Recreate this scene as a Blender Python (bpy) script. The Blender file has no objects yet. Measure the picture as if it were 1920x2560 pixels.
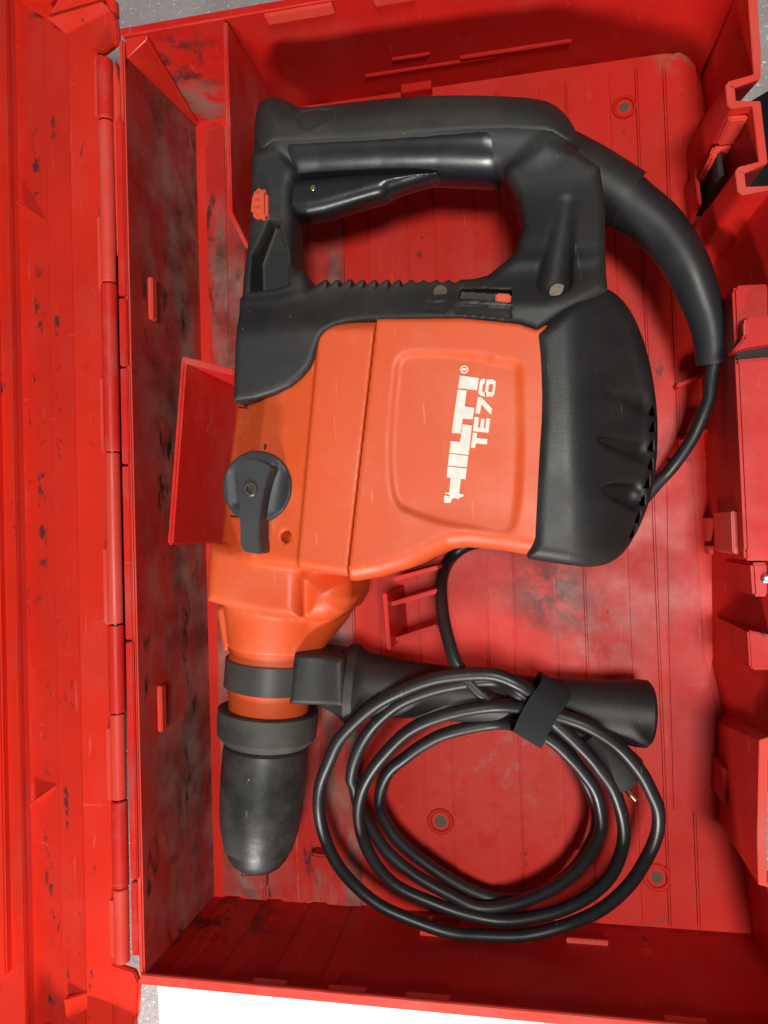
import bpy, bmesh, math, random
import numpy as np
from mathutils import Vector, Matrix

random.seed(7)
SC = bpy.context.scene
COL = SC.collection

# ------------------------------------------------------------------ camera
F_PX = 1849.0                                  # focal length in px of the 1920x2560 photograph
CAM_ROT = (0.0198, 0.1946, -0.0313)
CAM_POS = np.array((0.0551, -0.0226, 0.4817))
def _rot(rx, ry, rz):
    cx, sx, cy, sy, cz, sz = math.cos(rx), math.sin(rx), math.cos(ry), math.sin(ry), math.cos(rz), math.sin(rz)
    X = np.array([[1, 0, 0], [0, cx, -sx], [0, sx, cx]])
    Y = np.array([[cy, 0, sy], [0, 1, 0], [-sy, 0, cy]])
    Z = np.array([[cz, -sz, 0], [sz, cz, 0], [0, 0, 1]])
    return Z @ Y @ X
CR = _rot(*CAM_ROT)
cam = bpy.data.cameras.new('camera')
cam.sensor_fit = 'VERTICAL'; cam.sensor_height = 36.0; cam.lens = F_PX * 36.0 / 2560.0
cam.clip_start = 0.01; cam.clip_end = 50
camo = bpy.data.objects.new('camera', cam); COL.objects.link(camo)
M4 = Matrix([list(CR[i]) + [CAM_POS[i]] for i in range(3)] + [[0, 0, 0, 1]])
camo.matrix_world = M4
SC.camera = camo

# ------------------------------------------------------------------ light (workshop lamps)
w = bpy.data.worlds.new('World'); SC.world = w; w.use_nodes = True
w.node_tree.nodes['Background'].inputs[0].default_value = (0.95, 0.97, 1.0, 1)
w.node_tree.nodes['Background'].inputs[1].default_value = 0.10
def area(name, loc, target, sx, sy, power, col):
    l = bpy.data.lights.new(name, 'AREA'); l.shape = 'RECTANGLE'; l.size = sx; l.size_y = sy
    l.energy = power; l.color = col
    o = bpy.data.objects.new(name, l); COL.objects.link(o)
    o.location = loc
    d = Vector(target) - Vector(loc)
    o.rotation_euler = d.to_track_quat('-Z', 'Y').to_euler()
    return o
area('ceiling_lamp', (0.30, -0.08, 1.70), (0, 0, 0.05), 0.30, 0.30, 20.5, (1.0, 0.96, 0.90))
area('bench_lamp', (-0.16, -1.15, 0.58), (0, 0.05, 0.05), 0.26, 0.16, 15, (1.0, 0.96, 0.91))
SC.view_settings.view_transform = 'Standard'; SC.view_settings.look = 'None'
SC.view_settings.exposure = 0.0; SC.view_settings.gamma = 1.0; SC.view_settings.use_curve_mapping = False
SC.cycles.use_denoising = True
SC.cycles.max_bounces = 6

# ------------------------------------------------------------------ photo px -> world point on a level plane
def U(p, z):
    u, v = p
    d = CR @ np.array([(u - 960.0) / F_PX, -(v - 1280.0) / F_PX, -1.0])
    t = (z - CAM_POS[2]) / d[2]
    q = CAM_POS + d * t
    return np.array([q[0], q[1], z])
def DD(*pts): return [(x * 1.15732, y * 1.15732) for x, y in pts]
def crop(ox, oy, s): return lambda *pts: [(ox + x / s, oy + y / s) for x, y in pts]
A1 = crop(0, 0, 2.592); A2 = crop(560, 0, 2.44); A3 = crop(1240, 0, 2.44); A4 = crop(0, 640, 2.592)
A5 = crop(520, 640, 2.304); A6 = crop(1200, 640, 2.304); A8 = crop(800, 660, 2.592)
B1 = crop(0, 1280, 2.592); B2 = crop(520, 1300, 2.304); B3 = crop(1200, 1300, 2.304)
B4 = crop(0, 1920, 2.592); B5 = crop(520, 1900, 2.304); B6 = crop(1200, 1900, 2.304)
R1 = crop(1660, 0, 3.456); R2 = crop(1660, 640, 3.456); R3 = crop(1660, 1280, 3.456); R4 = crop(1660, 1920, 3.456)
R5 = crop(0, 0, 5.184); T6 = crop(1080, 860, 5.266); KK = crop(540, 1080, 6.381)
def W2(pts, z): return np.array([U(p, z)[:2] for p in pts])
def W3(pts, z): return [Vector(U(p, z)) for p in pts]

# ------------------------------------------------------------------ materials
MATS = {}
class NT:
    def __init__(s, name):
        s.m = bpy.data.materials.new(name); s.m.use_nodes = True
        s.t = s.m.node_tree; s.n = s.t.nodes; s.b = s.n['Principled BSDF']
        s.co = s.n.new('ShaderNodeTexCoord').outputs['Object']
    def link(s, a, b): s.t.links.new(a, b)
    def noise(s, scale, detail=4, rough=.55, stretch=None, off=(0, 0, 0), dist=0):
        mp = s.n.new('ShaderNodeMapping'); s.link(s.co, mp.inputs[0])
        if stretch: mp.inputs['Scale'].default_value = stretch
        mp.inputs['Location'].default_value = off
        t = s.n.new('ShaderNodeTexNoise'); s.link(mp.outputs[0], t.inputs['Vector'])
        t.inputs['Scale'].default_value = scale; t.inputs['Detail'].default_value = detail
        t.inputs['Roughness'].default_value = rough; t.inputs['Distortion'].default_value = dist
        return t.outputs[0]
    def ramp(s, fac, a, b, va=0.0, vb=1.0):
        r = s.n.new('ShaderNodeMapRange'); s.link(fac, r.inputs[0])
        r.inputs[1].default_value = a; r.inputs[2].default_value = b
        r.inputs[3].default_value = va; r.inputs[4].default_value = vb
        return r.outputs[0]
    def math(s, op, a, b):
        n = s.n.new('ShaderNodeMath'); n.operation = op
        for i, v in enumerate((a, b)):
            if isinstance(v, (int, float)): n.inputs[i].default_value = v
            else: s.link(v, n.inputs[i])
        return n.outputs[0]
    def mix(s, fac, a, b):
        n = s.n.new('ShaderNodeMix'); n.data_type = 'RGBA'
        if isinstance(fac, (int, float)): n.inputs[0].default_value = fac
        else: s.link(fac, n.inputs[0])
        for i, v in ((6, a), (7, b)):
            if isinstance(v, tuple): n.inputs[i].default_value = (*v, 1)
            else: s.link(v, n.inputs[i])
        return n.outputs[2]
    def point(s, a, b, va=0., vb=1.):
        return s.ramp(s.n.new('ShaderNodeNewGeometry').outputs['Pointiness'], a, b, va, vb)
    def bump(s, h, strength, dist=.001, prev=None):
        b = s.n.new('ShaderNodeBump'); b.inputs['Strength'].default_value = strength; b.inputs['Distance'].default_value = dist
        s.link(h, b.inputs['Height'])
        if prev is not None: s.link(prev, b.inputs['Normal'])
        return b.outputs[0]
    def done(s, col, rough, normal=None, **kw):
        if isinstance(col, tuple): s.b.inputs['Base Color'].default_value = (*col, 1)
        else: s.link(col, s.b.inputs['Base Color'])
        if isinstance(rough, float): s.b.inputs['Roughness'].default_value = rough
        else: s.link(rough, s.b.inputs['Roughness'])
        if normal is not None: s.link(normal, s.b.inputs['Normal'])
        for k, v in kw.items(): s.b.inputs[k.replace('_', ' ')].default_value = v
        return s.m

def red_plastic(name, base=(0.60, 0.016, 0.010), grime=0.0, scuff=0.5, seed=0, rough=.42, haze=.25, stretch=(1, 1, 1), low=False, spots=(), cols=()):
    t = NT(name); o = (seed * 1.7, seed * .9, 0)
    big = t.noise(9, 3, off=o)
    c = t.mix(t.ramp(big, .3, .7), tuple(v * .86 for v in base), tuple(min(1, v * 1.08) for v in base))
    # pale rubbing: dusty haze over the red
    hz = t.noise(22, 5, .62, stretch=(1.3, .7, 1), off=(o[0] + 3, o[1], 1))
    c = t.mix(t.ramp(hz, .50, .78, 0, haze), c, (.42, .17, .15))
    # fine scratches
    sc = t.noise(60, 3, .6, stretch=(7, .5, 1), off=o); sc2 = t.noise(55, 3, .6, stretch=(.5, 6, 1), off=(1, o[1], 0))
    c = t.mix(t.ramp(sc, .67, .74, 0, .22), c, (.62, .25, .21))
    c = t.mix(t.ramp(sc2, .69, .75, 0, .18), c, (.62, .25, .21))
    # black rubber scuffs
    sp = t.noise(95, 5, .65, stretch=(1.0 * stretch[0], .55 * stretch[1], 1), off=(o[0], o[1] + 5, 0))
    reg = t.noise(12, 2, off=(o[0] + 2, o[1] + 8, 0))
    lim = .72 - .10 * scuff
    m = t.math('MULTIPLY', t.ramp(sp, lim, lim + .035), t.ramp(reg, .46, .60))
    c = t.mix(t.math('MULTIPLY', m, .85), c, (.035, .022, .022))
    if grime > 0:
        g = t.noise(15, 6, .66, stretch=(1.3, .38, 1.0), off=(o[0] + 4, o[1], 2), dist=.35)
        g2 = t.noise(50, 6, .7, stretch=(1.3, .28, 1.0), off=(o[0] + 9, o[1], 2))
        gm = t.math('MULTIPLY', t.ramp(g, .62 - .20 * grime, .70 - .17 * grime, 0, .92), t.ramp(g2, .38, .55, .35, 1))
        if low:                                  # grime settles towards the floor of the case
            sx = t.n.new('ShaderNodeSeparateXYZ'); t.link(t.co, sx.inputs[0])
            gm = t.math('MULTIPLY', gm, t.ramp(sx.outputs[2], .088, .042, .15, 1))
        gc = t.mix(t.ramp(t.noise(30, 4, off=(2, 2, 2)), .38, .64), (.085, .045, .036), (.31, .215, .175))
        c = t.mix(gm, c, gc)
        dk = t.noise(52, 6, .66, stretch=(1.2, .4, 1), off=(o[0] + 14, o[1], 5))
        c = t.mix(t.ramp(dk, .58, .66, 0, min(1, .85 * grime)), c, (.020, .013, .012))
    for cx, cw in cols:                          # rows of rubber marks along the hinge
        sx = t.n.new('ShaderNodeSeparateXYZ'); t.link(t.co, sx.inputs[0])
        dx = t.math('ABSOLUTE', t.math('SUBTRACT', sx.outputs[0], cx), 0)
        cm = t.math('MULTIPLY', t.ramp(dx, cw, cw * .4), t.ramp(t.noise(110, 5, .6, stretch=(1, .85, 1), off=(cx * 31, 2, 0)), .53, .58))
        cm = t.math('MULTIPLY', cm, t.ramp(t.noise(28, 2, .5, stretch=(.2, 1, 1), off=(cx * 77, 0, 0)), .48, .58))
        c = t.mix(t.math('MULTIPLY', cm, .88), c, (.040, .024, .024))
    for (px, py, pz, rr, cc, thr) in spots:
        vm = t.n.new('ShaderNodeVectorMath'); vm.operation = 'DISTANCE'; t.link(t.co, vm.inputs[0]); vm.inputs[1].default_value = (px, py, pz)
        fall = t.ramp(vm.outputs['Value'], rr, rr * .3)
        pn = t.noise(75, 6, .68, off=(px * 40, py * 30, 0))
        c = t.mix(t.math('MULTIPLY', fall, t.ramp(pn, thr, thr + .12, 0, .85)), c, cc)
    r = t.ramp(t.noise(35, 4, off=(5, 0, 0)), .3, .7, rough - .08, rough + .12)
    nb = t.bump(t.noise(900, 2), .10, .0003)
    nb = t.bump(t.noise(40, 3), .18, .0012, nb)
    return t.done(c, r, nb, Specular_IOR_Level=.30)

def black_plastic(name, base=(.030, .031, .034), rough=.5, dust=.35, dustcol=(.10, .082, .062), seed=0, fine=700, bump=.2, scr=.35, edge=0):
    t = NT(name); o = (seed * 1.3 + .5, seed * .7, 0)
    c = t.mix(t.ramp(t.noise(20, 4, off=o), .3, .7), tuple(v * .85 for v in base), tuple(v * 1.2 for v in base))
    d = t.noise(16, 6, .62, off=(o[0] + 3, o[1], 0))
    c = t.mix(t.ramp(d, .45, .75, 0, dust), c, dustcol)
    s = t.noise(80, 3, .6, stretch=(6, .6, 1), off=o)
    c = t.mix(t.ramp(s, .70, .76, 0, scr), c, (.16, .15, .14))
    if edge:
        c = t.mix(t.math('MULTIPLY', t.point(.53, .60, 0, edge), t.ramp(t.noise(90, 4, .6, off=o), .35, .6)), c, (.15, .14, .13))
        c = t.mix(t.math('MULTIPLY', t.point(.47, .41, 0, edge), t.ramp(t.noise(60, 4, .6, off=o), .3, .6)), c, (.085, .068, .048))
    k = t.noise(330, 2, .5, off=o)
    c = t.mix(t.ramp(k, .77, .80, 0, .6), c, (.30, .28, .25))
    r = t.ramp(d, .3, .75, rough - .06, rough + .18)
    nb = t.bump(t.noise(fine, 2), bump, .0003)
    return t.done(c, r, nb)

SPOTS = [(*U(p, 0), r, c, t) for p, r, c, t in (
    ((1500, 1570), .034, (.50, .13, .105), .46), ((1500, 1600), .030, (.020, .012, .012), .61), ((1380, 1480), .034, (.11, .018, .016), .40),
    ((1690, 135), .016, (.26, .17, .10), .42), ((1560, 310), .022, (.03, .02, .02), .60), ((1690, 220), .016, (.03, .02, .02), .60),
    ((1240, 1960), .075, (.62, .045, .03), .36), ((1270, 1890), .045, (.50, .14, .115), .54), ((1330, 1900), .03, (.09, .05, .05), .62), ((950, 800), .05, (.03, .012, .012), .60), ((820, 2180), .04, (.30, .22, .14), .46), ((1640, 2330), .016, (.10, .07, .05), .5))]  # wide spot at the coil centre paints its brighter light into the floor red
WSPOTS = [(*U((450, 150), .06), .045, (.03, .02, .018), .50), (*U((480, 250), .02), .035, (.20, .15, .12), .40), (*U((400, 110), .085), .03, (.03, .02, .018), .54),
          (*U((560, 2330), .03), .05, (.022, .012, .012), .50), (*U((1650, 2360), .02), .03, (.03, .015, .015), .60)]
MATS['red'] = red_plastic('red_case_plastic', base=(.56, .012, .008), scuff=.35, seed=1, haze=.14)
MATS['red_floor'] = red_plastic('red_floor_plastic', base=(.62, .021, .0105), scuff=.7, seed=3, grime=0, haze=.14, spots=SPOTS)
MATS['red_wall'] = red_plastic('red_wall_plastic', base=(.56, .014, .009), scuff=.2, seed=5, haze=.10, spots=WSPOTS)
MATS['red_grime'] = red_plastic('red_grimy_plastic', base=(.50, .02, .014), scuff=.6, seed=8, grime=1.15, haze=.5, rough=.5, low=True)
MATS['red_grime_floor'] = red_plastic('red_grimy_floor_plastic', base=(.50, .02, .014), scuff=.6, seed=9, grime=1.0, haze=.5, rough=.5)
MATS['red_lid'] = red_plastic('red_lid_plastic', base=(.64, .025, .011), scuff=.75, seed=11, rough=.33, haze=.12, stretch=(1.3, .8, 1))
MATS['red_gutter'] = red_plastic('red_scuffed_plastic', base=(.62, .023, .011), scuff=.8, seed=12, rough=.36, haze=.12, stretch=(1.0, .9, 1), cols=((U((108, 1280), .08)[0], .0045), (U((152, 1280), .086)[0], .0028)))
MATS['red_edge'] = red_plastic('red_worn_edge', base=(.68, .055, .035), scuff=.1, seed=14, rough=.4, haze=.5)
MATS['red_saddle'] = red_plastic('red_saddle_plastic', base=(.60, .02, .013), scuff=.05, seed=17, rough=.4, haze=.55)
MATS['button'] = red_plastic('orange_red_button', base=(.72, .095, .045), scuff=0, seed=20, haze=.3)
def orange(name, edge=True):
    t = NT(name)
    base = (.70, .084, .015)
    c = t.mix(t.ramp(t.noise(8, 3), .3, .7), tuple(v * .93 for v in base), (.74, .098, .020))
    c = t.mix(t.ramp(t.noise(25, 5, .62, off=(3, 1, 0)), .50, .8, 0, .28), c, (.78, .30, .17))
    c = t.mix(t.ramp(t.noise(70, 3, .6, stretch=(6, .5, 1)), .68, .74, 0, .3), c, (.85, .42, .28))
    c = t.mix(t.ramp(t.noise(260, 2, .5, off=(8, 1, 0)), .76, .79, 0, .55), c, (.25, .09, .05))
    if edge: c = t.mix(t.math('MULTIPLY', t.point(.54, .60, 0, .8), t.ramp(t.noise(120, 4, .6), .40, .6)), c, (.85, .40, .26))
    if edge: c = t.mix(t.math('MULTIPLY', t.point(.46, .40, 0, .8), t.ramp(t.noise(80, 4, .6), .3, .55)), c, (.16, .06, .03))
    r = t.ramp(t.noise(30, 4, off=(5, 2, 0)), .3, .7, .40, .55)
    nb = t.bump(t.noise(1100, 2), .12, .0003)
    return t.done(c, r, nb)
MATS['orange'] = orange('orange_housing_plastic')
MATS['orange_trim'] = orange('orange_trim_plastic', False)
MATS['black'] = black_plastic('black_grip_plastic', base=(.020, .020, .0205), seed=1, edge=.8, dust=.25)
MATS['cap'] = black_plastic('black_cap_plastic', base=(.014, .014, .0145), rough=.46, dust=.25, seed=4, edge=.7)
MATS['rubber'] = black_plastic('dusty_black_rubber', base=(.024, .0235, .022), rough=.6, dust=.5, dustcol=(.105, .085, .058), seed=7, scr=.15, edge=.5)
MATS['smooth'] = black_plastic('smooth_black_plastic', base=(.015, .0155, .019), rough=.27, dust=.06, seed=9, fine=300, bump=.05, scr=.15)
MATS['knob'] = black_plastic('black_knob_plastic', base=(.034, .036, .041), rough=.48, dust=.2, dustcol=(.12, .11, .10), seed=11)
MATS['chuck'] = black_plastic('worn_black_chuck', base=(.018, .018, .0175), rough=.36, dust=.8, dustcol=(.10, .095, .085), seed=13, fine=160, bump=.6, scr=.6)
MATS['softgrip'] = black_plastic('matte_black_rubber', base=(.014, .0138, .0135), rough=.5, dust=.22, seed=33, fine=500, bump=.2)
MATS['sleeve'] = black_plastic('satin_black_rubber', base=(.017, .0175, .019), rough=.44, dust=.15, seed=35, fine=400, bump=.12, scr=.2)
MATS['tip'] = black_plastic('black_chuck_tip', base=(.020, .018, .018), rough=.45, dust=.35, seed=31, fine=200, bump=.2)
MATS['ring'] = black_plastic('worn_rubber_ring', base=(.026, .026, .024), rough=.58, dust=.8, dustcol=(.12, .105, .08), seed=15)
MATS['band'] = black_plastic('dark_steel_band', base=(.045, .044, .042), rough=.36, dust=.2, seed=17, bump=.05)
MATS['cord'] = black_plastic('black_cable_rubber', base=(.012, .012, .013), rough=.38, dust=.3, dustcol=(.055, .052, .05), seed=19, bump=.12, scr=.8)
MATS['strap'] = black_plastic('black_hook_and_loop', base=(.010, .010, .014), rough=.9, dust=.15, seed=21, fine=1500, bump=.8)
MATS['gloss'] = black_plastic('glossy_black_plastic', base=(.008, .008, .009), rough=.22, dust=.05, seed=25, bump=.03)
MATS['dark'] = black_plastic('dark_plastic_and_slot_shade', base=(.012, .011, .011), rough=.7, dust=.05, seed=23)  # dark parts and marks, also the painted shade of latch and clip slots
def simple(name, col, rough, metallic=0.0, bumpk=0.0, bs=200):
    t = NT(name)
    c = t.mix(t.ramp(t.noise(bs, 3), .35, .65), tuple(v * .9 for v in col), tuple(min(1, v * 1.05) for v in col))
    nb = t.bump(t.noise(bs, 3), bumpk, .0006) if bumpk else None
    return t.done(c, rough, nb, Metallic=metallic)
MATS['print'] = simple('white_print', (.82, .79, .70), .5)
MATS['brass'] = simple('brass_pin', (.62, .52, .34), .32, 1.0)
MATS['steel'] = simple('dull_steel_screw', (.20, .17, .13), .4, 1.0, .15, 300)
MATS['rivet'] = simple('bright_steel_rivet', (.8, .8, .82), .3, 1.0, .3, 500)
MATS['tan'] = simple('tan_dirt_plug', (.13, .09, .05), .8, 0, .5, 600)
MATS['white'] = simple('white_board', (.93, .93, .92), .6, 0, .0, 20)
def tabletop():
    t = NT('grey_hammered_tabletop')
    c = t.mix(t.ramp(t.noise(30, 4), .3, .7), (.36, .33, .33), (.47, .44, .435))
    c = t.mix(t.ramp(t.noise(330, 3, .6, stretch=(.8, 1.5, 1)), .60, .66, 0, .9), c, (.85, .85, .84))
    nb = t.bump(t.noise(420, 3, .6, stretch=(1.5, .8, 1)), .7, .0012)
    return t.done(c, .38, nb)
MATS['table'] = tabletop()

# ------------------------------------------------------------------ object helpers
def finish(me, name, mat, parent=None, smooth=40):
    me.materials.clear(); me.materials.append(MATS[mat])
    if smooth:
        for p in me.polygons: p.use_smooth = True
        me.set_sharp_from_angle(angle=math.radians(smooth))
    o = bpy.data.objects.new(name, me); COL.objects.link(o)
    if parent is not None: adopt(o, parent)
    return o
def origin_of(p):
    v = Vector((0, 0, 0))
    while p is not None: v += p.location; p = p.parent
    return v
def adopt(o, parent):
    o.parent = parent
    o.location = o.location - origin_of(parent)
def thing(name, label, cat, loc):
    o = bpy.data.objects.new(name, None); COL.objects.link(o); o.location = loc
    o.empty_display_size = .02
    o['label'] = label; o['category'] = cat
    return o
def mesh_from(verts, faces, name):
    me = bpy.data.meshes.new(name); me.from_pydata([tuple(v) for v in verts], [], faces); me.update()
    return me
def bm_done(bm, name, mat, parent, bevel=0, seg=2, smooth=40):
    bmesh.ops.recalc_face_normals(bm, faces=bm.faces)
    if bevel:
        ed = [e for e in bm.edges if len(e.link_faces) == 2 and e.calc_face_angle(0) > .5]
        bmesh.ops.bevel(bm, geom=ed, offset=bevel, segments=seg, affect='EDGES', clamp_overlap=True)
    me = bpy.data.meshes.new(name); bm.to_mesh(me); bm.free()
    return finish(me, name, mat, parent, smooth)
def loft(name, bottom, top, mat, parent, bevel=0, seg=2, smooth=40):
    """closed solid between two matching 3-D polygons"""
    bm = bmesh.new()
    b = [bm.verts.new(v) for v in bottom]; t = [bm.verts.new(v) for v in top]; n = len(b)
    bm.faces.new(b[::-1]); bm.faces.new(t)
    for i in range(n): bm.faces.new((b[i], b[(i + 1) % n], t[(i + 1) % n], t[i]))
    return bm_done(bm, name, mat, parent, bevel, seg, smooth)
def prism(name, pts, z0, z1, mat, parent, bevel=0, zt=None, seg=2, smooth=40):
    """outline given in photo px, read at height zt (default its top), extruded z0..z1"""
    q = W2(pts, z1 if zt is None else zt)
    return loft(name, [(x, y, z0) for x, y in q], [(x, y, z1) for x, y in q], mat, parent, bevel, seg, smooth)
def box(name, x0, x1, y0, y1, z0, z1, mat, parent, bevel=.0006):
    p = [(x0, y0), (x1, y0), (x1, y1), (x0, y1)]
    return loft(name, [(*v, z0) for v in p], [(*v, z1) for v in p], mat, parent, bevel)
def frame(d):
    d = Vector(d).normalized(); a = Vector((0, 0, 1)) if abs(d.z) < .9 else Vector((1, 0, 0))
    s = d.cross(a).normalized(); return d, s, s.cross(d).normalized()
def lathe(name, a, b, prof, mat, parent, n=56, cap=True, smooth=35):
    """prof: (distance in m from a towards b, radius)"""
    a = Vector(a); d, s, u = frame(Vector(b) - a)
    vs = []; fs = []
    for t, r in prof:
        for k in range(n):
            an = 2 * math.pi * k / n
            vs.append(a + d * t + (s * math.cos(an) + u * math.sin(an)) * r)
    m = len(prof)
    for i in range(m - 1):
        for k in range(n):
            k2 = (k + 1) % n
            fs.append((i * n + k, i * n + k2, (i + 1) * n + k2, (i + 1) * n + k))
    if cap: fs.append(tuple(range(n))[::-1]); fs.append(tuple((m - 1) * n + k for k in range(n)))
    me = mesh_from(vs, fs, name)
    bm = bmesh.new(); bm.from_mesh(me); bmesh.ops.recalc_face_normals(bm, faces=bm.faces); bm.to_mesh(me); bm.free()
    return finish(me, name, mat, parent, smooth)
def catmull(P, n=10):
    P = [np.array(p, float) for p in P]; Q = [2 * P[0] - P[1]] + P + [2 * P[-1] - P[-2]]; out = []
    for i in range(1, len(Q) - 2):
        p0, p1, p2, p3 = Q[i - 1:i + 3]
        for k in range(n):
            t = k / n
            out.append(.5 * ((2 * p1) + (-p0 + p2) * t + (2 * p0 - 5 * p1 + 4 * p2 - p3) * t * t + (-p0 + 3 * p1 - 3 * p2 + p3) * t ** 3))
    out.append(P[-1]); return out
def tube(name, pts, rad, mat, parent, n=14):
    pts = [Vector(p) for p in pts]; vs = []; fs = []
    if not hasattr(rad, '__len__'): rad = [rad] * len(pts)
    up = Vector((0, 0, 1)); m = len(pts)
    for i, p in enumerate(pts):
        d = (pts[min(i + 1, m - 1)] - pts[max(i - 1, 0)]).normalized()
        s = d.cross(up).normalized(); u = s.cross(d)
        for k in range(n):
            an = 2 * math.pi * k / n
            vs.append(p + (s * math.cos(an) + u * math.sin(an)) * rad[i])
    for i in range(m - 1):
        for k in range(n):
            k2 = (k + 1) % n
            fs.append((i * n + k, (i + 1) * n + k, (i + 1) * n + k2, i * n + k2))
    fs.append(tuple(range(n))); fs.append(tuple((m - 1) * n + k for k in range(n))[::-1])
    return finish(mesh_from(vs, fs, name), name, mat, parent, 50)

# ------------------------------------------------------------------ signed distance fields -> smooth moulded meshes
class Grid:
    def __init__(s, lo, hi, h):
        s.lo = np.array(lo, float); s.h = h
        n = [int(math.ceil((hi[i] - lo[i]) / h)) + 1 for i in range(3)]
        s.x = (lo[0] + h * np.arange(n[0])).astype(np.float32)[:, None, None]
        s.y = (lo[1] + h * np.arange(n[1])).astype(np.float32)[None, :, None]
        s.z = (lo[2] + h * np.arange(n[2])).astype(np.float32)[None, None, :]
        s.X = np.broadcast_to(s.x[:, :, 0], (n[0], n[1])); s.Y = np.broadcast_to(s.y[:, :, 0], (n[0], n[1]))
    def poly(s, P):
        P = np.asarray(P, np.float32); X, Y = s.X, s.Y
        d = np.full(X.shape, 1e9, np.float32); sg = np.ones(X.shape, np.float32)
        n = len(P)
        for i in range(n):
            a = P[i]; b = P[i - 1]; e = b - a
            wx = X - a[0]; wy = Y - a[1]
            t = np.clip((wx * e[0] + wy * e[1]) / max(float(e @ e), 1e-12), 0, 1)
            bx = wx - e[0] * t; by = wy - e[1] * t
            d = np.minimum(d, bx * bx + by * by)
            c1 = Y >= a[1]; c2 = Y < b[1]; c3 = e[0] * wy > e[1] * wx
            al = (c1 & c2 & c3) | (~c1 & ~c2 & ~c3)
            sg = np.where(al, -sg, sg)
        return sg * np.sqrt(d)
    def extrude(s, d2, bot, top, r):
        if isinstance(top, np.ndarray): top = top[:, :, None].astype(np.float32)
        if isinstance(bot, np.ndarray): bot = bot[:, :, None].astype(np.float32)
        qx = d2[:, :, None] + r; qz = np.maximum(s.z - top, bot - s.z) + r
        return np.minimum(np.maximum(qx, qz), 0) + np.sqrt(np.maximum(qx, 0) ** 2 + np.maximum(qz, 0) ** 2) - r
    def capsule(s, a, b, ra, rb=None):
        rb = ra if rb is None else rb
        a = np.array(a, np.float32); b = np.array(b, np.float32); e = b - a; L = float(e @ e)
        wx, wy, wz = s.x - a[0], s.y - a[1], s.z - a[2]
        t = np.clip((wx * e[0] + wy * e[1] + wz * e[2]) / L, 0, 1)
        return np.sqrt((wx - e[0] * t) ** 2 + (wy - e[1] * t) ** 2 + (wz - e[2] * t) ** 2) - (ra + (rb - ra) * t)
    def cyl(s, a, b, ra, rb=None, r=.002):
        """cone frustum with level axis a->b"""
        rb = ra if rb is None else rb
        a = np.array(a, np.float32); b = np.array(b, np.float32); e = b - a; L = math.sqrt(float(e @ e)); e = e / L
        wx, wy, wz = s.x - a[0], s.y - a[1], s.z - a[2]
        t = wx * e[0] + wy * e[1] + wz * e[2]
        rad = np.sqrt(np.maximum(wx * wx + wy * wy + wz * wz - t * t, 0)) - (ra + (rb - ra) * np.clip(t / L, 0, 1))
        ax = np.abs(t - L / 2) - L / 2
        qx = rad + r; qz = ax + r
        return np.minimum(np.maximum(qx, qz), 0) + np.sqrt(np.maximum(qx, 0) ** 2 + np.maximum(qz, 0) ** 2) - r
def smin(a, b, k):
    h = np.maximum(k - np.abs(a - b), 0) / k
    return np.minimum(a, b) - h * h * k * .25
def smax(a, b, k): return -smin(-a, -b, k)
def nets(g, Fv, name, mat, parent, smooth=60):
    F = np.array(Fv, np.float32)
    F[0] = F[-1] = 1; F[:, 0] = F[:, -1] = 1; F[:, :, 0] = F[:, :, -1] = 1
    S = F < 0
    nx, ny, nz = F.shape
    cnt = np.zeros((nx - 1, ny - 1, nz - 1), np.int8)
    for i in (0, 1):
        for j in (0, 1):
            for k in (0, 1):
                cnt += S[i:nx - 1 + i, j:ny - 1 + j, k:nz - 1 + k]
    act = (cnt > 0) & (cnt < 8)
    ci = np.argwhere(act); idx = np.full(act.shape, -1, np.int64); idx[act] = np.arange(len(ci))
    acc = np.zeros((len(ci), 3)); c = np.zeros(len(ci))
    corners = [(i, j, k) for i in (0, 1) for j in (0, 1) for k in (0, 1)]
    val = {q: F[ci[:, 0] + q[0], ci[:, 1] + q[1], ci[:, 2] + q[2]] for q in corners}
    for q in corners:
        for ax in range(3):
            if q[ax]: continue
            q2 = list(q); q2[ax] = 1; q2 = tuple(q2)
            a, b = val[q], val[q2]; m = (a < 0) != (b < 0)
            t = np.where(m, a / np.where(m, a - b, 1), 0)
            p = np.array(q, float)[None, :].repeat(len(ci), 0); p[:, ax] = t
            acc += p * m[:, None]; c += m
    V = (ci + acc / c[:, None]) * g.h + g.lo
    quads = []
    for ax in range(3):
        sl0 = [slice(None)] * 3; sl1 = [slice(None)] * 3
        sl0[ax] = slice(0, -1); sl1[ax] = slice(1, None)
        m = S[tuple(sl0)] != S[tuple(sl1)]
        e = np.argwhere(m)
        ok = np.ones(len(e), bool); o1, o2 = [(1, 2), (2, 0), (0, 1)][ax]
        ok &= (e[:, o1] > 0) & (e[:, o2] > 0) & (e[:, o1] < act.shape[o1]) & (e[:, o2] < act.shape[o2])
        e = e[ok]; ins = S[tuple(e.T)]
        def at(d1, d2):
            f = e.copy(); f[:, o1] -= d1; f[:, o2] -= d2; return idx[tuple(f.T)]
        q = np.stack([at(1, 1), at(0, 1), at(0, 0), at(1, 0)], 1)
        q[~ins] = q[~ins][:, ::-1]; quads.append(q)
    Q = np.concatenate(quads)
    me = bpy.data.meshes.new(name)
    me.vertices.add(len(V)); me.vertices.foreach_set('co', V.astype(np.float32).ravel())
    me.loops.add(len(Q) * 4); me.loops.foreach_set('vertex_index', Q.astype(np.int32).ravel())
    me.polygons.add(len(Q)); me.polygons.foreach_set('loop_start', np.arange(0, len(Q) * 4, 4, dtype=np.int32))
    me.update(calc_edges=True); me.validate()
    return finish(me, name, mat, parent, smooth)
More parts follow.
